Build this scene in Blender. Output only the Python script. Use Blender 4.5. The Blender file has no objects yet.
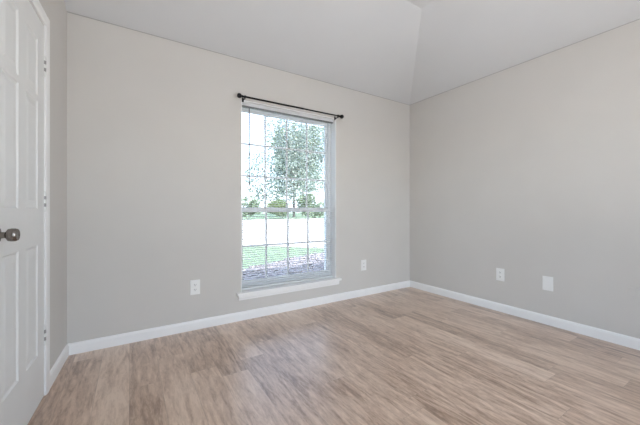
import bpy, bmesh, math, random
from mathutils import Vector, Matrix
random.seed(7)
S = bpy.context.scene
COL = S.collection
R = math.radians

# ------------------------------------------------------------------ camera, sky, sun, lights, exposure
FPX, YAW, CAMZ = 299.0, 32.3, 1.035
cd = bpy.data.cameras.new('camera'); cam = bpy.data.objects.new('camera', cd); COL.objects.link(cam)
cd.sensor_width = 36; cd.lens = FPX / 640 * 36; cd.shift_y = -3 / 640; cd.clip_start = .02; cd.clip_end = 500
cam.location = (0, 0, CAMZ); cam.rotation_euler = (R(90), 0, R(-YAW))
S.camera = cam
S.view_settings.view_transform = 'Standard'; S.view_settings.look = 'None'
S.view_settings.gamma = 1; S.view_settings.use_curve_mapping = False
S.view_settings.exposure = 1.66
S.cycles.max_bounces = 10; S.cycles.diffuse_bounces = 7; S.cycles.glossy_bounces = 5
S.cycles.transparent_max_bounces = 24
S.cycles.sample_clamp_indirect = 4

w = bpy.data.worlds.new('sky'); S.world = w; w.use_nodes = True
nt = w.node_tree; nt.nodes.clear()
sk = nt.nodes.new('ShaderNodeTexSky'); sk.sky_type = 'NISHITA'; sk.sun_disc = False
sk.sun_elevation = R(52); sk.sun_rotation = R(180); sk.air_density = 1.0; sk.dust_density = 2.5; sk.ozone_density = 1
bgn = nt.nodes.new('ShaderNodeBackground'); bgn.inputs['Strength'].default_value = 1.12
wo = nt.nodes.new('ShaderNodeOutputWorld')
# thin white cloud over most of the sky
tcw = nt.nodes.new('ShaderNodeTexCoord'); nzw = nt.nodes.new('ShaderNodeTexNoise'); nzw.inputs['Scale'].default_value = 3; nzw.inputs['Detail'].default_value = 5
rmw = nt.nodes.new('ShaderNodeMapRange'); rmw.inputs[1].default_value = .3; rmw.inputs[2].default_value = .7; rmw.inputs[3].default_value = .55; rmw.inputs[4].default_value = .9
mxw = nt.nodes.new('ShaderNodeMix'); mxw.data_type = 'RGBA'; mxw.inputs[7].default_value = (1.08, 1.32, 1.68, 1)
nt.links.new(tcw.outputs['Generated'], nzw.inputs['Vector']); nt.links.new(nzw.outputs['Fac'], rmw.inputs[0]); nt.links.new(rmw.outputs[0], mxw.inputs[0])
nt.links.new(sk.outputs[0], mxw.inputs[6]); nt.links.new(mxw.outputs[2], bgn.inputs[0]); nt.links.new(bgn.outputs[0], wo.inputs[0])

def lamp(name, typ, loc, energy, color, rot=(0, 0, 0), **kw):
    l = bpy.data.lights.new(name, typ); l.energy = energy; l.color = color
    for k, v in kw.items(): setattr(l, k, v)
    o = bpy.data.objects.new(name, l); o.location = loc; o.rotation_euler = rot; COL.objects.link(o)
    return o
# the sun stands high behind the house, so that the facade shades the bed under the window
lamp('sun', 'SUN', (0, -20, 30), 6.0, (1, .95, .87), (R(40), 0, R(14)), angle=R(1))
# unseen soft fill lamp added behind the camera, bounced off the ceiling
lamp('bounce_fill', 'AREA', (1.0, -.3, .75), 12.5, (1, .975, .955), (R(180), 0, 0), shape='DISK', size=1.4)
# the opening of the window lets in sky light (importance sampling only)
po = lamp('window_portal', 'AREA', (1.412, 2.93, 1.16), 1, (1, 1, 1), (R(-90), 0, 0), shape='RECTANGLE', size=1.08, size_y=1.78)
po.data.cycles.is_portal = True
po = lamp('rear_fill_portal', 'AREA', (1.3, -1.08, 1.2), 1, (1, 1, 1), (R(90), 0, 0), shape='RECTANGLE', size=1.8, size_y=1.9)  # sampling portal of the added rear fill window
po.data.cycles.is_portal = True

po = lamp('side_fill_portal', 'AREA', (-.60, -.48, 1.125), 1, (1, 1, 1), (R(90), 0, R(-92.7)), shape='RECTANGLE', size=.82, size_y=1.95)  # sampling portal of the added side fill window
po.data.cycles.is_portal = True

# ------------------------------------------------------------------ materials
def new_mat(name):
    m = bpy.data.materials.new(name); m.use_nodes = True
    return m, m.node_tree, m.node_tree.nodes['Principled BSDF']
def N(t, typ, **kw):
    n = t.nodes.new(typ)
    for k, v in kw.items(): setattr(n, k, v)
    return n
def setin(t, sock, v):
    if hasattr(v, 'is_output'): t.links.new(v, sock)
    else: sock.default_value = v
def math_(t, op, a, b=0.0, c=0.0):
    n = N(t, 'ShaderNodeMath', operation=op)
    setin(t, n.inputs[0], a); setin(t, n.inputs[1], b); setin(t, n.inputs[2], c)
    return n.outputs[0]
def xyz(t, x, y, z):
    n = N(t, 'ShaderNodeCombineXYZ')
    for i, v in enumerate((x, y, z)): setin(t, n.inputs[i], v)
    return n.outputs[0]
def noise(t, vec, scale, detail=3, rough=.5, dist=0):
    n = N(t, 'ShaderNodeTexNoise')
    t.links.new(vec, n.inputs['Vector'])
    n.inputs['Scale'].default_value = scale; n.inputs['Detail'].default_value = detail
    n.inputs['Roughness'].default_value = rough; n.inputs['Distortion'].default_value = dist
    return n.outputs['Fac']
def ramp(t, fac, stops):
    n = N(t, 'ShaderNodeValToRGB'); t.links.new(fac, n.inputs[0])
    e = n.color_ramp.elements
    while len(e) < len(stops): e.new(.5)
    for el, (p, c) in zip(e, stops):
        el.position = p; el.color = (*c, 1) if len(c) == 3 else c
    return n.outputs[0]
def mixc(t, f, a, b, mode='MIX'):
    n = N(t, 'ShaderNodeMix', data_type='RGBA', blend_type=mode)
    setin(t, n.inputs[0], f)
    setin(t, n.inputs[6], a if hasattr(a, 'is_output') else (*a, 1)); setin(t, n.inputs[7], b if hasattr(b, 'is_output') else (*b, 1))
    return n.outputs[2]
def bump(t, b, h, strength, distance=.01):
    n = N(t, 'ShaderNodeBump'); n.inputs['Strength'].default_value = strength; n.inputs['Distance'].default_value = distance
    t.links.new(h, n.inputs['Height']); t.links.new(n.outputs[0], b.inputs['Normal'])
def plain(name, col, rough=.5, metal=0, nscale=40, var=.04, bmp=0.0, spec=.5):
    m, t, b = new_mat(name)
    tc = N(t, 'ShaderNodeTexCoord').outputs['Object']
    nz = noise(t, tc, nscale, 4)
    lo = tuple(c * (1 - var) for c in col); hi = tuple(min(1, c * (1 + var)) for c in col)
    t.links.new(ramp(t, nz, [(.3, lo), (.7, hi)]), b.inputs['Base Color'])
    b.inputs['Roughness'].default_value = rough; b.inputs['Metallic'].default_value = metal
    b.inputs['Specular IOR Level'].default_value = spec
    if bmp: bump(t, b, noise(t, tc, nscale * 6, 3), bmp, .002)
    return m

M_wall = plain('greige_wall_paint', (.615, .594, .566), .75, nscale=3, var=.012, bmp=.12, spec=.25)
M_ceil = plain('ceiling_paint', (.655, .665, .68), .85, nscale=3, var=.01, bmp=.15, spec=.2)
M_trim = plain('white_trim_paint', (.88, .88, .875), .35, nscale=8, var=.01)
M_ceil_strip = plain('grey_ceiling_strip', (.42, .415, .405), .8, nscale=8, var=.02)
M_door = plain('white_door_paint', (.76, .765, .755), .42, nscale=8, var=.01)
M_vinyl = plain('white_window_vinyl', (.91, .915, .92), .35, nscale=8, var=.01)
M_slat = plain('white_blind_slat', (.82, .83, .84), .45, nscale=8, var=.01)
t_ = M_slat.node_tree; b_ = t_.nodes['Principled BSDF']       # thin vinyl slats let some light through
tl = N(t_, 'ShaderNodeBsdfTranslucent'); tl.inputs[0].default_value = (.80, .82, .84, 1)
mx_ = N(t_, 'ShaderNodeMixShader'); mx_.inputs[0].default_value = .2
t_.links.new(b_.outputs[0], mx_.inputs[1]); t_.links.new(tl.outputs[0], mx_.inputs[2]); t_.links.new(mx_.outputs[0], t_.nodes['Material Output'].inputs[0])
M_rail_shade = plain('headrail_shade_grey', (.22, .23, .235), .5, nscale=8, var=.02)  # dark grey that stands in for shade below the headrail
M_wand = plain('grey_plastic_wand', (.20, .21, .23), .3, nscale=8, var=.02)
M_black = plain('black_rod_metal', (.012, .012, .013), .4, .6, nscale=30, var=.1)
M_nickel = plain('satin_nickel', (.25, .225, .205), .27, 1, nscale=60, var=.05)
M_hinge = plain('brushed_hinge_metal', (.34, .335, .33), .38, 1, nscale=60, var=.05)
M_plate = plain('white_plate_plastic', (.84, .84, .83), .3, nscale=20, var=.01)
M_slot = plain('dark_slot', (.05, .05, .05), .6)
M_dome = plain('frosted_glass_dome', (.85, .84, .80), .4)
M_conc = plain('pale_concrete', (.40, .39, .37), .9, nscale=1.5, var=.10)
M_brick = plain('house_outer_wall', (.42, .30, .24), .9, nscale=6, var=.2)
M_roof = plain('grey_roof_shingle', (.16, .155, .15), .9, nscale=10, var=.2)
M_bark = plain('tree_bark', (.12, .108, .10), .9, nscale=12, var=.3, bmp=.4)
M_stone = plain('grey_lilac_stone', (.24, .225, .245), .85, nscale=9, var=.45)

def leaf_mat(name, a, b_):
    m, t, b = new_mat(name)
    tc = N(t, 'ShaderNodeTexCoord').outputs['Object']
    t.links.new(ramp(t, noise(t, tc, 1.7, 5, .65), [(.3, a), (.7, b_)]), b.inputs['Base Color'])
    b.inputs['Roughness'].default_value = .5
    tr = N(t, 'ShaderNodeBsdfTranslucent'); tr.inputs[0].default_value = (*b_, 1)
    mx = N(t, 'ShaderNodeMixShader'); mx.inputs[0].default_value = .35
    t.links.new(b.outputs[0], mx.inputs[1]); t.links.new(tr.outputs[0], mx.inputs[2])
    t.links.new(mx.outputs[0], t.nodes['Material Output'].inputs[0])
    return m
M_leafA = leaf_mat('leaf_blue_green', (.14, .19, .17), (.31, .37, .32))
M_leafB = leaf_mat('leaf_light_green', (.09, .13, .05), (.19, .25, .11))
M_leafC = leaf_mat('leaf_mid_green', (.11, .165, .10), (.22, .29, .18))

def glass_mat(name, tint):
    m, t, b = new_mat(name); t.nodes.remove(b)
    tr = N(t, 'ShaderNodeBsdfTransparent'); tr.inputs[0].default_value = (*tint, 1)
    gl = N(t, 'ShaderNodeBsdfGlossy'); gl.inputs['Roughness'].default_value = .02
    fr = N(t, 'ShaderNodeFresnel'); fr.inputs[0].default_value = 1.45
    mx = N(t, 'ShaderNodeMixShader')
    t.links.new(fr.outputs[0], mx.inputs[0]); t.links.new(tr.outputs[0], mx.inputs[1]); t.links.new(gl.outputs[0], mx.inputs[2])
    t.links.new(mx.outputs[0], t.nodes['Material Output'].inputs[0])
    return m
M_glass = glass_mat('window_glass', (.95, .97, .97))
M_glass_dim = glass_mat('dimming_window_glass', (.74, .75, .755))  # grey tint put in to dim the view outside

def floor_mat():
    m, t, b = new_mat('vinyl_plank_floor')
    tc = N(t, 'ShaderNodeTexCoord')
    sp = N(t, 'ShaderNodeSeparateXYZ'); t.links.new(tc.outputs['Object'], sp.inputs[0])
    x, y = sp.outputs[0], sp.outputs[1]
    W, L = .162, 1.22
    xr = math_(t, 'DIVIDE', math_(t, 'ADD', x, 5.03), W); row = math_(t, 'FLOOR', xr); fx = math_(t, 'FRACT', xr)
    wn = N(t, 'ShaderNodeTexWhiteNoise', noise_dimensions='1D'); t.links.new(row, wn.inputs['W'])
    yr = math_(t, 'ADD', math_(t, 'DIVIDE', math_(t, 'ADD', y, 9), L), math_(t, 'MULTIPLY', wn.outputs['Value'], 7.3))
    pl = math_(t, 'FLOOR', yr); fy = math_(t, 'FRACT', yr)
    w2 = N(t, 'ShaderNodeTexWhiteNoise', noise_dimensions='2D'); t.links.new(xyz(t, row, pl, 0.0), w2.inputs['Vector'])
    rnd = w2.outputs['Value']
    seed = math_(t, 'MULTIPLY', rnd, 91.7)
    streak = noise(t, xyz(t, math_(t, 'MULTIPLY', x, 27.0), math_(t, 'MULTIPLY', y, 4.6), seed), 1.0, 7, .68, 1.8)
    broad = noise(t, xyz(t, math_(t, 'MULTIPLY', x, 13.0), math_(t, 'MULTIPLY', y, 2.0), math_(t, 'ADD', seed, 17.0)), 1.0, 5, .6, 1.6)
    fine = noise(t, xyz(t, math_(t, 'MULTIPLY', x, 170.0), math_(t, 'MULTIPLY', y, 40.0), seed), 1.0, 3, .6, .2)
    wv = N(t, 'ShaderNodeTexWave', wave_type='RINGS', rings_direction='SPHERICAL')
    t.links.new(xyz(t, math_(t, 'MULTIPLY', math_(t, 'SUBTRACT', fx, math_(t, 'ADD', .2, math_(t, 'MULTIPLY', rnd, .6))), 1.6),
                    math_(t, 'MULTIPLY', math_(t, 'SUBTRACT', fy, .5), 1.5), seed), wv.inputs['Vector'])
    wv.inputs['Scale'].default_value = 2.2; wv.inputs['Distortion'].default_value = 5.0; wv.inputs['Detail'].default_value = 3
    wv.inputs['Detail Scale'].default_value = 1.6
    v = math_(t, 'ADD', math_(t, 'MULTIPLY', streak, .50), math_(t, 'MULTIPLY', math_(t, 'ADD', math_(t, 'MULTIPLY', math_(t, 'SUBTRACT', broad, .5), 1.15), .515), .42))
    mott = noise(t, xyz(t, math_(t, 'MULTIPLY', x, 70.0), math_(t, 'MULTIPLY', y, 26.0), seed), 1.0, 4, .6, .6)
    v = math_(t, 'ADD', v, math_(t, 'MULTIPLY', math_(t, 'SUBTRACT', mott, .5), .15))
    v = math_(t, 'ADD', v, math_(t, 'MULTIPLY', fine, .14))
    v = math_(t, 'ADD', v, math_(t, 'MULTIPLY', wv.outputs['Fac'], .10))
    v = math_(t, 'ADD', v, math_(t, 'MULTIPLY', math_(t, 'SUBTRACT', rnd, .5), .13))
    col = ramp(t, v, [(.34, (.16, .083, .044)), (.46, (.36, .225, .147)), (.57, (.54, .378, .274)), (.72, (.73, .56, .435))])
    # thin joints between planks
    ex = math_(t, 'MULTIPLY', math_(t, 'MINIMUM', fx, math_(t, 'SUBTRACT', 1.0, fx)), W)
    ey = math_(t, 'MULTIPLY', math_(t, 'MINIMUM', fy, math_(t, 'SUBTRACT', 1.0, fy)), L)
    joint = math_(t, 'LESS_THAN', math_(t, 'MINIMUM', ex, ey), .0011)
    col = mixc(t, math_(t, 'MULTIPLY', joint, .3), col, (.09, .06, .045))
    t.links.new(col, b.inputs['Base Color'])
    b.inputs['Specular IOR Level'].default_value = 1.0
    b.inputs['Coat Weight'].default_value = 1; b.inputs['Coat Roughness'].default_value = .42
    t.links.new(math_(t, 'ADD', .27, math_(t, 'MULTIPLY', fine, .16)), b.inputs['Roughness'])
    bump(t, b, math_(t, 'SUBTRACT', fine, math_(t, 'MULTIPLY', joint, 1.5)), .12, .002)
    return m
M_floor = floor_mat()

def ground_mat(name, stops, scale, rough=.95):
    m, t, b = new_mat(name)
    tc = N(t, 'ShaderNodeTexCoord').outputs['Object']
    t.links.new(ramp(t, noise(t, tc, scale, 6, .7), stops), b.inputs['Base Color'])
    b.inputs['Roughness'].default_value = rough; b.inputs['Specular IOR Level'].default_value = .15
    return m
M_lawn = ground_mat('lawn_grass', [(.3, (.11, .165, .10)), (.7, (.16, .22, .14))], 5)
M_mulch = ground_mat('bark_mulch', [(.35, (.09, .078, .08)), (.5, (.17, .155, .165)), (.65, (.32, .30, .32))], 11)

# ------------------------------------------------------------------ mesh helpers
class MB:
    def __init__(self): self.bm = bmesh.new()
    def box(self, a, b, bevel=0.0, seg=2):
        t = bmesh.new(); bmesh.ops.create_cube(t, size=1)
        for v in t.verts:
            v.co = Vector([(a[i] + b[i]) / 2 + v.co[i] * (b[i] - a[i]) for i in range(3)])
        if bevel: bmesh.ops.bevel(t, geom=t.edges[:], offset=bevel, segments=seg, profile=.5, affect='EDGES')
        return self._merge(t)
    def _merge(self, t, mat=None):
        me = bpy.data.meshes.new('t'); t.to_mesh(me); t.free()
        if mat: me.transform(mat)
        self.bm.from_mesh(me); bpy.data.meshes.remove(me); return self
    def cyl(self, p, q, r, r2=None, n=16):
        p, q = Vector(p), Vector(q); d = q - p; t = bmesh.new()
        bmesh.ops.create_cone(t, cap_ends=True, segments=n, radius1=r, radius2=r if r2 is None else r2, depth=d.length)
        return self._merge(t, Matrix.Translation((p + q) / 2) @ d.to_track_quat('Z', 'Y').to_matrix().to_4x4())
    def lathe(self, prof, origin, axis, n=32):
        # prof: (radius, height along axis)
        t = bmesh.new(); rings = []
        for r, h in prof:
            rings.append([t.verts.new((r * math.cos(2 * math.pi * k / n), r * math.sin(2 * math.pi * k / n), h)) for k in range(n)])
        for a, b in zip(rings, rings[1:]):
            for k in range(n): t.faces.new((a[k], a[(k + 1) % n], b[(k + 1) % n], b[k]))
        t.faces.new(rings[0][::-1]); t.faces.new(rings[-1])
        return self._merge(t, Matrix.Translation(Vector(origin)) @ Vector(axis).to_track_quat('Z', 'Y').to_matrix().to_4x4())
    def ball(self, c, r, sc=(1, 1, 1), sub=2):
        t = bmesh.new(); bmesh.ops.create_icosphere(t, subdivisions=sub, radius=r)
        for v in t.verts: v.co = Vector(c) + Vector([v.co[i] * sc[i] for i in range(3)])
        return self._merge(t)
    def prism(self, poly, axis, a, b):
        # poly: 2-D outline; extruded from a to b along axis (0,1,2); the other axes keep order
        oth = [i for i in range(3) if i != axis]; t = bmesh.new()
        def mk(h):
            r = []
            for p in poly:
                c = [0, 0, 0]; c[oth[0]], c[oth[1]] = p; c[axis] = h; r.append(t.verts.new(c))
            return r
        A, B = mk(a), mk(b); n = len(poly)
        t.faces.new(A[::-1]); t.faces.new(B)
        for k in range(n): t.faces.new((A[k], A[(k + 1) % n], B[(k + 1) % n], B[k]))
        bmesh.ops.recalc_face_normals(t, faces=t.faces)
        return self._merge(t)
    def poly(self, pts):
        self.bm.faces.new([self.bm.verts.new(p) for p in pts]); return self
    def build(self, name, mat, parent=None, smooth=False, loc=None, rz=None):
        me = bpy.data.meshes.new(name); self.bm.to_mesh(me); self.bm.free()
        me.materials.append(mat)
        if smooth:
            me.shade_smooth(); me.set_sharp_from_angle(angle=R(40))
        o = bpy.data.objects.new(name, me); COL.objects.link(o)
        if parent: o.parent = parent
        if loc is not None: o.location = loc
        if rz is not None: o.rotation_euler.z = rz
        return o
def tag(o, label=None, cat=None, group=None, kind=None):
    if label: o['label'] = label
    if cat: o['category'] = cat
    if group: o['group'] = group
    if kind: o['kind'] = kind
    return o
def empty(name, loc=(0, 0, 0), rz=0):
    o = bpy.data.objects.new(name, None); o.empty_display_size = .05
    o.location = loc; o.rotation_euler.z = rz; COL.objects.link(o); return o
def struct(o): o['kind'] = 'structure'; return o

# ------------------------------------------------------------------ room shell
XR, YB, YR, ZW, ZC, A = 3.17, 2.755, -1.0, 2.44, 2.79, 1.02      # right wall, back wall, rear wall, wall height, flat ceiling, slope run
LW = Vector((-.385, YB, 0)); LA = R(-2.7)                         # left wall: its corner and its turn
WT = .14
WX0, WX1, WZ0, WZ1 = .869, 1.955, .262, 2.062                     # window opening
xl_rear = LW.x - math.tan(R(2.7)) * (YB - YR)

struct(MB().poly([(-.75, YR - .1, 0), (XR + .1, YR - .1, 0), (XR + .1, YB + .1, 0), (-.75, YB + .1, 0)]).build('floor', M_floor))

wb = MB()
wb.box((-.7, YB, -.2), (WX0, YB + WT, ZW)); wb.box((WX1, YB, -.2), (XR + WT, YB + WT, ZW))
wb.box((WX0, YB, -.2), (WX1, YB + WT, WZ0 - .02)); wb.box((WX0, YB, WZ1), (WX1, YB + WT, ZW))
struct(wb.build('wall_back', M_wall))
struct(MB().box((XR, YR - .1, -.2), (XR + WT, YB, ZW)).build('wall_right', M_wall))
# left wall, built in its own frame: local x into the room, local y away from the camera, so y = -d
D0, D1, DH = .54, 1.19, 2.05                                      # door opening
wl = MB()
dl = YB - YR + .15
wl.prism([(0, -.0), (0, ZW), (-D0, ZW + D0 * (ZC - ZW) / A), (-D0, 0)], 0, -.12, 0)
k1 = ZW + D0 * (ZC - ZW) / A
wl.prism([(-D0, DH), (-D0, k1), (-A, ZC), (-D1, ZC), (-D1, DH)], 0, -.12, 0)
E0, E1, EZ0, EZ1 = 2.84, 3.66, .15, 2.1                            # unseen side window next to the camera, added for fill light
wl.prism([(-D1, 0), (-D1, ZC), (-E0, ZC), (-E0, 0)], 0, -.12, 0); wl.prism([(-E1, 0), (-E1, ZC), (-dl, ZC), (-dl, 0)], 0, -.12, 0)
wl.prism([(-E0, 0), (-E0, EZ0), (-E1, EZ0), (-E1, 0)], 0, -.12, 0); wl.prism([(-E0, EZ1), (-E0, ZC), (-E1, ZC), (-E1, EZ1)], 0, -.12, 0)
struct(wl.build('wall_left', M_wall, loc=LW, rz=LA))
RX0, RX1, RZ0, RZ1 = .4, 2.2, .25, 2.15                              # unseen wide window behind the camera, added for fill light
struct(MB().box((-.75, YR - .12, -.2), (RX0, YR, ZC + .02)).box((RX1, YR - .12, -.2), (XR + WT, YR, ZC + .02))
       .box((RX0, YR - .12, -.2), (RX1, YR, RZ0)).box((RX0, YR - .12, RZ1), (RX1, YR, ZC + .02)).build('wall_rear', M_wall))
# vaulted ceiling: a slope over the back wall, a slope over the right wall, flat in the middle
cl = MB(); xf = XR - A; yf = YB - A; xo = -.75
cl.poly([(xo, YB, ZW), (xo, yf, ZC), (xf, yf, ZC), (XR, YB, ZW)])
cl.poly([(XR, YB, ZW), (xf, yf, ZC), (xf, YR - .1, ZC), (XR, YR - .1, ZW)])
cl.poly([(xo, yf, ZC), (xo, YR - .1, ZC), (xf, YR - .1, ZC), (xf, yf, ZC)])
bmesh.ops.remove_doubles(cl.bm, verts=cl.bm.verts, dist=1e-4)
struct(cl.build('ceiling', M_ceil))
# unseen cover with eave, added to shade the bed and stop light leaks
struct(MB().prism([(YR - 3.4, 3.0), (1.5, 3.0), (YB + .2, 2.60), (YB + .62, 2.46), (YB + .62, 2.58), (.6, 4.6), (YR - 3.4, 3.1)], 0, -1.3, 6.0).build('shade_roof', M_roof))
struct(MB().box((-3, YB + WT, -.2), (WX0 - .0, YB + WT + .1, 2.58)).box((WX1, YB + WT, -.2), (6, YB + WT + .1, 2.58))
       .box((WX0, YB + WT, -.2), (WX1, YB + WT + .1, WZ0 - .06)).box((WX0, YB + WT, WZ1 + .01), (WX1, YB + WT + .1, 2.58)).build('wall_outer', M_brick))

# thin dark grey strip where the walls meet the ceiling
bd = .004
struct(MB().box((LW.x, YB - bd, ZW - bd), (XR, YB + .002, ZW + .001)).build('trim_1', M_ceil_strip))
struct(MB().box((XR - bd, YR, ZW - bd), (XR + .002, YB - bd, ZW + .001)).build('trim_2', M_ceil_strip))

# baseboards: profile with an eased top
def bb_prof(s=1): return [(0, 0), (.013 * s, 0), (.013 * s, .064), (.010 * s, .074), (.006 * s, .080), (0, .082)]
b = MB(); b.prism([(YB - p[0], p[1]) for p in bb_prof()], 0, LW.x + .005, XR); struct(b.build('baseboard_back', M_trim))
b = MB(); b.prism([(XR - p[0], p[1]) for p in bb_prof()], 1, YR, YB - .013); struct(b.build('baseboard_right', M_trim))
b = MB(); b.prism(bb_prof(), 1, -.472, -.013); b.prism(bb_prof(), 1, -dl + .15, -D1 - .068)
struct(b.build('baseboard_left', M_trim, loc=LW, rz=LA))
b = MB(); b.prism([(YR + p[0], p[1]) for p in bb_prof()], 0, xl_rear, XR); struct(b.build('baseboard_rear', M_trim))

# ------------------------------------------------------------------ door
dr = struct(empty('door_1', LW, LA))
c = MB()
cw, ct = .060, .014
ci0, ci1, cz = D0 - .008, D1 + .008, DH - .012 + .02
prof = [(0, 0), (ct, 0), (ct, cw * .45), (ct * .75, cw * .6), (ct * .6, cw)]
c.prism([(0, -(ci0 - cw)), (ct * .95, -(ci0 - cw)), (ct, -(ci0 - cw * .8)), (ct, -(ci0 - cw * .35)), (ct * .7, -ci0), (0, -ci0)], 2, 0, cz + cw)
c.prism([(0, -(ci1 + cw)), (ct * .95, -(ci1 + cw)), (ct, -(ci1 + cw * .8)), (ct, -(ci1 + cw * .35)), (ct * .7, -ci1), (0, -ci1)], 2, 0, cz + cw)
c.prism([(0, cz + cw), (ct * .95, cz + cw), (ct, cz + cw * .8), (ct, cz + cw * .35), (ct * .7, cz), (0, cz)], 1, -ci1, -ci0)
c.build('door_casing', M_trim, dr)
j = MB(); j.box((-.12, -D0, 0), (-.0005, -D0 + .02, DH + .02)); j.box((-.12, -D1 - .02, 0), (-.0005, -D1, DH + .02)); j.box((-.12, -D1, DH), (-.0005, -D0, DH + .02))
j.build('door_jamb', M_trim, dr)
# slab: stiles and rails proud of the six panels
d0, d1, z0, z1 = D0 + .004, D1 - .004, .006, DH - .004
st, mu = .104, .095
pw = (d1 - d0 - 2 * st - mu) / 2
cols = [(d0 + st, d0 + st + pw), (d0 + st + pw + mu, d1 - st)]
rows = [(.27, .848), (1.040, 1.600), (1.632, 1.925)]
s = MB(); s.box((-.036, -d1, z0), (-.011, -d0, z1))
def fr(a, b_, za, zb): s.box((-.011, -b_, za), (0, -a, zb))
fr(d0, d0 + st, z0, z1); fr(d1 - st, d1, z0, z1)
zz = [z0] + [q for r_ in rows for q in r_] + [z1]
for k in range(0, len(zz), 2): fr(d0 + st, d1 - st, zz[k], zz[k + 1])
for r_ in rows: fr(cols[0][1], cols[1][0], *r_)
slab = s.build('door_slab', M_door, dr, loc=(.004, 0, 0))
for (ca, cb) in cols:
    for (za, zb) in rows:
        p = bmesh.new()
        def ring(ins, n_): return [p.verts.new(q) for q in ((n_, -cb + ins, za + ins), (n_, -ca - ins, za + ins), (n_, -ca - ins, zb - ins), (n_, -cb + ins, zb - ins))]
        rs = [ring(0, -.001), ring(.007, -.006), ring(.014, -.0063), ring(.040, -.002)]
        for a, b_ in zip(rs, rs[1:]):
            for k in range(4): p.faces.new((a[k], a[(k + 1) % 4], b_[(k + 1) % 4], b_[k]))
        p.faces.new(rs[-1]); bmesh.ops.recalc_face_normals(p, faces=p.faces)
        m = MB(); m.bm.free(); m.bm = p; m.build('panel', M_door, slab)
kn = MB().lathe([(.033, 0), (.033, .004), (.029, .009), (.013, .012), (.0115, .028), (.016, .031), (.0235, .036), (.0255, .046), (.0252, .056), (.0225, .0625), (.021, .064), (.0195, .0625), (.008, .061), (.0, .061)], (0, -1.128, .936), (1, 0, 0))
kb = kn.build('door_knob', M_nickel, dr, smooth=True); tag(kb, 'round satin nickel door knob')
for zc in (1.828, 1.080, .340):
    h = MB(); q = MB(); hx, hy = .0065, -D0 - .002
    for k in range(5):
        (q if k % 2 else h).cyl((hx, hy, zc - .05 + k * .02 + .0006), (hx, hy, zc - .05 + (k + 1) * .02 - .0006), .0068, n=14)
    h.ball((hx, hy, zc + .053), .0055); h.ball((hx, hy, zc - .053), .0055)
    h.box((-.002, hy - .001, zc - .05), (.005, hy + .008, zc + .05)); h.box((.002, hy - .020, zc - .05), (.0052, hy - .002, zc + .05))
    hg = h.build('hinge', M_door, dr, smooth=True)
    tag(q.build('knuckle', M_hinge, hg, smooth=True), 'bare metal knuckles')
# closet wall behind the door slab
struct(MB().box((-.52, -1.7, 0), (-.50, 0, 2.5)).box((-.52, -1.72, 0), (-.12, -1.7, 2.5)).box((-.52, -.0, 0), (-.12, .02, 2.5)).box((-.52, -1.72, 2.5), (-.12, .02, 2.52)).build('wall_closet', M_wall, loc=LW, rz=LA))

# ------------------------------------------------------------------ window
wi = struct(empty('window_1', (0, 0, 0)))
YW0, YW1 = 2.862, 2.925                                          # vinyl frame depth
ZM = 1.030
rv = MB()
rv.box((WX0, YB - .0005, WZ0), (WX0 + .006, YW0, WZ1)); rv.box((WX1 - .006, YB - .0005, WZ0), (WX1, YW0, WZ1)); rv.box((WX0 + .006, YB - .0005, WZ1 - .006), (WX1 - .006, YW0, WZ1))
rv.build('window_return', M_trim, wi)
f_ = MB(); fw = .03
f_.box((WX0, YW0, WZ0), (WX0 + fw, YW1 + .03, WZ1)); f_.box((WX1 - fw, YW0, WZ0), (WX1, YW1 + .03, WZ1))
f_.box((WX0 + fw, YW0, WZ1 - fw), (WX1 - fw, YW1 + .03, WZ1)); f_.box((WX0 + fw, YW0, WZ0), (WX1 - fw, YW1 + .03, WZ0 + fw))
f_.build('window_frame', M_vinyl, wi)
sx0, sx1 = WX0 + fw, WX1 - fw
def sash(name, za, zb, ya, yb, rail_lo, rail_hi, rows_):
    s = MB(); sw = .022
    s.box((sx0, ya, za), (sx0 + sw, yb, zb), .003, 1); s.box((sx1 - sw, ya, za), (sx1, yb, zb), .003, 1)
    s.box((sx0 + sw, ya, za), (sx1 - sw, yb, za + rail_lo), .003, 1); s.box((sx0 + sw, ya, zb - rail_hi), (sx1 - sw, yb, zb), .003, 1)
    o = s.build(name, M_vinyl, wi)
    gx0, gx1, gz0, gz1 = sx0 + sw, sx1 - sw, za + rail_lo, zb - rail_hi
    ym = (ya + yb) / 2
    MB().box((gx0, ym - .003, gz0), (gx1, ym + .003, gz1)).build('glass_pane', M_glass_dim, o)
    g = MB()
    for k in (1, 2, 3):
        x = gx0 + (gx1 - gx0) * k / 4; g.box((x - .0095, ym - .009, gz0), (x + .0095, ym - .0035, gz1))
    for k in range(1, rows_):
        z = gz0 + (gz1 - gz0) * k / rows_; g.box((gx0, ym - .0088, z - .0095), (gx1, ym - .0036, z + .0095))
    g.build('muntin_grid', M_vinyl, o)
    return o
sash('upper_sash', ZM - .018, WZ1 - fw, YW0 + .034, YW0 + .060, .04, .03, 3)
lo = sash('lower_sash', WZ0 + fw, ZM + .022, YW0 + .004, YW0 + .032, .045, .042, 2)
for x in (1.22, 1.60):
    MB().box((x - .028, YW0 - .006, ZM + .022), (x + .028, YW0 + .022, ZM + .030), .002, 1).build('sash_lock', M_vinyl, lo)
sl = MB()
sl.box((WX0 - .044, YB - .042, WZ0 - .024), (WX1 + .052, YB, WZ0), .004, 2); sl.box((WX0, YB, WZ0 - .024), (WX1, YW0 + .01, WZ0))
sill = sl.build('window_sill', M_trim, wi)
MB().prism([(YB, WZ0 - .024), (YB - .017, WZ0 - .024), (YB - .017, WZ0 - .050), (YB - .012, WZ0 - .060), (YB - .012, WZ0 - .072), (YB, WZ0 - .074)], 0, WX0 - .026, WX1 + .036).build('window_apron', M_trim, wi)

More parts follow.
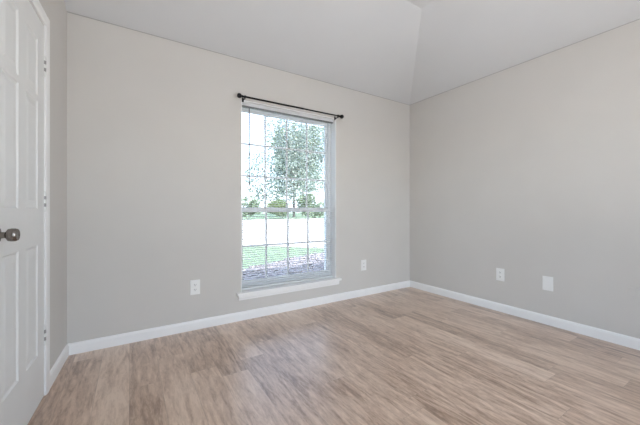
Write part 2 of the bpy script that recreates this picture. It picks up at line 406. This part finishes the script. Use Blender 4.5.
rw = struct(empty('fill_window_rear', (0, 0, 0)))  # rear window, unseen and added to let fill light in
q = MB(); a_, b_ = YR - .10, YR - .04
for x in (RX0, (RX0 + RX1) / 2 - .02, RX1 - .04): q.box((x, a_, RZ0), (x + .04, b_, RZ1))
q.box((RX0, a_, RZ0), (RX1, b_, RZ0 + .04)); q.box((RX0, a_, RZ1 - .04), (RX1, b_, RZ1))
q.build('window_frame', M_vinyl, rw)
for x in (RX0 + .04, (RX0 + RX1) / 2 + .02): MB().box((x, YR - .073, RZ0 + .04), (x + (RX1 - RX0) / 2 - .06, YR - .067, RZ1 - .04)).build('glass_pane', M_glass, rw)

sw_ = struct(empty('fill_window_side', LW, LA))  # side window, unseen and added to light the right wall
q = MB()
for y in (-E0 - .04, -E1): q.box((-.10, y, EZ0), (-.04, y + .04, EZ1))
q.box((-.10, -E1, EZ0), (-.04, -E0, EZ0 + .04)); q.box((-.10, -E1, EZ1 - .04), (-.04, -E0, EZ1)); q.box((-.095, -E1, 1.18), (-.045, -E0, 1.22))
q.build('window_frame', M_vinyl, sw_)
MB().box((-.073, -E1 + .04, EZ0 + .04), (-.067, -E0 - .04, 1.18)).build('glass_pane', M_glass, sw_)
MB().box((-.073, -E1 + .04, 1.22), (-.067, -E0 - .04, EZ1 - .04)).build('glass_pane', M_glass, sw_)

# ------------------------------------------------------------------ blind inside the opening
bl = empty('window_blind', ((WX0 + WX1) / 2, 2.81, WZ1 - .006))
tag(bl, 'white mini blind with open horizontal slats hanging in the window', 'blind')
ox, oy, oz = bl.location
bx0, bx1 = WX0 + .010 - ox, WX1 - .010 - ox
MB().box((bx0, -.018, -.028), (bx1, .020, 0), .002, 1).build('headrail', M_slat, bl)
MB().box((bx0, -.012, -.037), (bx1, .016, -.028)).build('headrail_shade', M_rail_shade, bl)  # dark strip in place of the shadow gap under the headrail
ztop, zbot, pit = -.046, WZ0 + .030 - oz, .0215
ns = int((ztop - zbot) / pit)
sm = bmesh.new(); tilt = R(8); hw = .0125
for k in range(ns + 1):
    z = ztop - k * (ztop - zbot) / ns
    pr = []
    for (a, h) in ((-1, 0), (-.5, .0017), (0, .0023), (.5, .0017), (1, 0)): pr.append((a * hw, h))
    pr = pr + [(a, h - .0004) for a, h in pr[::-1]]
    rr = []
    for x in (bx0 + .004, bx1 - .004):
        rr.append([sm.verts.new((x, a * math.cos(tilt) - h * math.sin(tilt), z + a * math.sin(tilt) + h * math.cos(tilt))) for a, h in pr])
    n_ = len(pr)
    for i in range(n_): sm.faces.new((rr[0][i], rr[0][(i + 1) % n_], rr[1][(i + 1) % n_], rr[1][i]))
    sm.faces.new(rr[0][::-1]); sm.faces.new(rr[1])
bmesh.ops.recalc_face_normals(sm, faces=sm.faces)
m = MB(); m.bm.free(); m.bm = sm; m.build('slats', M_slat, bl)
MB().box((bx0 + .003, -.013, WZ0 + .004 - oz), (bx1 - .003, .013, WZ0 + .022 - oz), .003, 2).build('bottom_rail', M_slat, bl)
for x in (bx0 + .14, 0, bx1 - .14):
    q = MB()
    for y in (-.0138, .0138): q.cyl((x, y, -.03), (x, y, WZ0 + .01 - oz), .0007, n=6)
    q.build('ladder_cord', M_slat, bl)
wn_ = MB(); wx = .958 - ox
wn_.cyl((wx, -.028, -.044), (wx, -.028, -.78), .005, n=8); wn_.cyl((wx, -.028, -.78), (wx, -.028, -.80), .007, .005, n=8); wn_.cyl((wx, -.012, -.036), (wx, -.029, -.045), .0025, n=8)
tag(wn_.build('tilt_wand', M_wand, bl), 'thin grey tilt wand')

# ------------------------------------------------------------------ curtain rod
YRD, ZRD = YB - .065, 2.071
cr = empty('curtain_rod', (1.43, YB, ZRD)); tag(cr, 'thin black metal curtain rod mounted on the wall above the window', 'curtain rod')
ro = Vector(cr.location)
def L(p): return tuple(Vector(p) - ro)
MB().cyl(L((.865, YRD, ZRD)), L((1.50, YRD, ZRD)), .0085).cyl(L((1.42, YRD, ZRD)), L((1.965, YRD, ZRD)), .007).build('rod', M_black, cr, smooth=True)
for x, sx in ((.855, -1), (1.968, 1)):
    MB().lathe([(.0, -.012), (.011, -.012), (.011, -.002), (.008, 0), (.016, .006), (.0215, .015), (.0225, .023), (.0205, .032), (.013, .040), (.0, .042)], L((x, YRD, ZRD)), (sx, 0, 0), 24).build('finial', M_black, cr, smooth=True)
for x in (.885, 1.938):
    q = MB(); q.box(L((x - .009, YB - .004, ZRD - .030)), L((x + .009, YB, ZRD + .010)), .002, 1)
    q.cyl(L((x, YB - .003, ZRD - .018)), L((x, YRD, ZRD - .014)), .005, n=10)
    q.cyl(L((x - .006, YRD, ZRD)), L((x + .006, YRD, ZRD)), .0125, n=16); q.cyl(L((x, YRD, ZRD - .022)), L((x, YRD, ZRD - .008)), .005, n=10)
    q.build('bracket', M_black, cr, smooth=True)

# ------------------------------------------------------------------ wall plates (local: x along wall, -y into the room, z up)
def plate_mesh(w_, h_, mat, parent):
    return MB().box((-w_ / 2, -.006, -h_ / 2), (w_ / 2, 0, h_ / 2), .0025, 2).build('cover_plate', mat, parent)
def duplex(loc, rz, label):
    o = empty('wall_outlet', loc, rz); tag(o, label, 'outlet', 'outlets on the walls')
    plate_mesh(.080, .126, M_plate, o)
    for zc in (.021, -.021):
        pts = []
        for k in range(24):
            a = 2 * math.pi * k / 24; pts.append((.0172 * math.cos(a), max(-.0142, min(.0142, .0172 * math.sin(a))) + zc))
        r_ = MB().prism(pts, 1, -.0075, -.0055).build('receptacle', M_plate, o)
        q = MB(); q.box((-.0078, -.0079, zc - .002), (-.0052, -.0074, zc + .0085)); q.box((.0052, -.0079, zc - .001), (.0078, -.0079 + .0005, zc + .0075)); q.cyl((0, -.0079, zc - .0075), (0, -.0074, zc - .0075), .0027, n=12)
        q.build('slots', M_slot, r_)
    MB().cyl((0, -.0072, 0), (0, -.0055, 0), .003, n=12).build('screw', M_plate, o)
    return o
duplex((.467, YB, .365), 0, 'white outlet plate on the back wall, left of the window near the door')
duplex((2.36, YB, .368), 0, 'white outlet plate on the back wall, between the window and the far corner')
duplex((XR, 1.587, .375), R(-90), 'white outlet plate on the right wall, nearer to the far corner')
bp = empty('blank_plate', (XR, 1.178, .370), R(-90)); tag(bp, 'plain white blank cover plate low on the right wall', 'wall plate')
plate_mesh(.082, .126, M_plate, bp)
for z in (.042, -.042): MB().cyl((0, -.0072, z), (0, -.0055, z), .003, n=12).build('screw', M_plate, bp)
pp = empty('painted_plate', (XR, .632, .42), R(-90)); tag(pp, 'small cover plate painted over in the grey wall colour, at the right edge', 'wall plate')
plate_mesh(.062, .062, M_wall, pp)
MB().cyl((0, -.0072, 0), (0, -.0055, 0), .003, n=12).build('screw', M_wall, pp)

# ------------------------------------------------------------------ garden outside
GZ = -.2
struct(MB().poly([(-60, YB + WT, GZ), (90, YB + WT, GZ), (90, 120, GZ), (-60, 120, GZ)]).build('lawn', M_lawn))
struct(MB().poly([(-30, -60, GZ), (30, -60, GZ), (30, YR - .12, GZ), (-.72, YR - .12, GZ), (-.72, YB + WT, GZ), (-30, YB + WT, GZ)]).build('patio', M_conc))
struct(MB().prism([(-30, 12.5), (.5, 10.9), (3.2, 10.0), (4.6, 8.6), (5.4, 7.6), (9, 7.3), (60, 7.0), (60, 34), (-30, 34)], 2, GZ, GZ + .02).build('driveway', M_conc))
bed = [(-3, 2.99), (8, 2.99), (8, 7.0), (6.2, 7.3), (4.6, 7.1), (3.25, 6.6), (1.84, 5.85), (0, 5.0), (-3, 4.2)]
struct(MB().prism(bed, 2, GZ, GZ + .035).build('mulch_bed', M_mulch))
def inside(x, y):
    r_ = False; j_ = len(bed) - 1
    for i in range(len(bed)):
        (xi, yi), (xj, yj) = bed[i], bed[j_]
        if (yi > y) != (yj > y) and x < (xj - xi) * (y - yi) / (yj - yi) + xi: r_ = not r_
        j_ = i
    return r_
sb = bmesh.new()
proto = bmesh.new(); bmesh.ops.create_icosphere(proto, subdivisions=1, radius=1)
pv = [v.co.copy() for v in proto.verts]; pf = [[v.index for v in f.verts] for f in proto.faces]; proto.free()
cnt = 0
while cnt < 1500:
    x, y = random.uniform(.4, 6.5), random.uniform(3.6, 7.1)
    if not inside(x, y): continue
    cnt += 1; r_ = random.uniform(.02, .055); an = random.uniform(0, 6.28); sx, sy, sz = r_ * random.uniform(.7, 1.5), r_ * random.uniform(.6, 1), r_ * random.uniform(.4, .8)
    vs = []
    for c_ in pv:
        c_ = c_ * random.uniform(.85, 1.15); px, py = c_.x * sx, c_.y * sy
        vs.append(sb.verts.new((x + px * math.cos(an) - py * math.sin(an), y + px * math.sin(an) + py * math.cos(an), GZ + .035 + c_.z * sz + sz * .4)))
    for f in pf: sb.faces.new([vs[i] for i in f])
m = MB(); m.bm.free(); m.bm = sb
tag(m.build('bed_stones', M_stone), 'grey stones and bark pieces strewn over the bed below the window', 'stones', kind='stuff')

def leaves(center, radii, n, size, seed, lobes=9, tilt=1.0):
    rnd = random.Random(seed); bm = bmesh.new(); c = Vector(center)
    lob = []
    for k in range(lobes):
        d = Vector((rnd.gauss(0, 1), rnd.gauss(0, 1), rnd.gauss(0, 1))).normalized() * rnd.uniform(.35, .72)
        lob.append((d, rnd.uniform(.32, .52)))
    for k in range(n):
        d, lr = lob[k % lobes]
        q = Vector((rnd.gauss(0, 1), rnd.gauss(0, 1), rnd.gauss(0, 1))).normalized() * lr * rnd.uniform(.45, 1) ** .5 + d
        p = c + Vector((q.x * radii[0], q.y * radii[1], q.z * radii[2]))
        if p.z < GZ + .03: continue
        nrm = Vector((rnd.gauss(0, 1), rnd.gauss(0, 1), rnd.gauss(0, 1) + .4)).normalized()
        u = nrm.orthogonal().normalized(); v = nrm.cross(u); a = rnd.uniform(0, 6.28)
        u, v = u * math.cos(a) + v * math.sin(a), v * math.cos(a) - u * math.sin(a)
        s_ = size * rnd.uniform(.6, 1.3)
        bm.faces.new([bm.verts.new(p + w_) for w_ in (u * s_, u * s_ * .2 + v * s_ * .45 + nrm * s_ * .1, -u * s_, u * s_ * .2 - v * s_ * .45 + nrm * s_ * .1)])
    m = MB(); m.bm.free(); m.bm = bm; return m
def tree(name, base, h, radii, n, size, seed, mat, label, cat='tree', trunk=.07, group=None, cz=None, lobes=9):
    o = empty(name, (base[0], base[1], GZ)); tag(o, label, cat, group)
    cz = h - radii[2] if cz is None else cz
    leaves((0, 0, cz), radii, n, size, seed, lobes).build('crown', mat, o)
    rnd = random.Random(seed + 1); q = MB()
    if trunk:
        tip = Vector((.08, .05, cz - radii[2] * .3)); q.cyl((0, 0, 0), tip, trunk, trunk * .6, n=12)
        for k in range(6):
            a = k * 1.05 + rnd.uniform(-.3, .3)
            q.cyl(tip - Vector((0, 0, radii[2] * rnd.uniform(0, .4))), (math.cos(a) * radii[0] * .55, math.sin(a) * radii[1] * .55, cz + radii[2] * rnd.uniform(-.1, .5)), trunk * .5, trunk * .15, n=8)
        q.build('trunk', M_bark, o, smooth=True)
    else:
        for k in range(5):
            a = k * 1.26; q.cyl((math.cos(a) * .06, math.sin(a) * .06, 0), (math.cos(a) * radii[0] * .5, math.sin(a) * radii[1] * .5, cz), .02, .008, n=6)
        q.build('stems', M_bark, o, smooth=True)
    return o
tree('garden_tree', (22.2, 43.0), 18, (8.2, 5.6, 9.4), 9500, .26, 3, M_leafA, 'big blue-green leafy tree beyond the driveway, middle of the window view', trunk=.22, cz=9.7, lobes=12)
tree('garden_tree', (30.5, 55.0), 20, (8.5, 5.0, 7.2), 8000, .30, 11, M_leafB, 'tall light green tree farther back, behind the blue-green one', trunk=.25, cz=12.5, lobes=11)
tree('garden_bush', (12.0, 35.4), 2.9, (1.9, 1.4, 1.45), 1500, .15, 21, M_leafC, 'small round green bush seen at the left edge of the window', 'bush', trunk=0)
tree('garden_bush', (21.4, 35.4), 3.7, (2.6, 1.6, 1.9), 2000, .18, 25, M_leafC, 'broad green bush beneath the trees, at the right side of the window', 'bush', trunk=0)
tree('garden_bush', (16.4, 35.2), 2.9, (2.2, 1.5, 1.45), 1600, .16, 29, M_leafB, 'pale green bush in front of the tree trunk, mid window', 'bush', trunk=0)
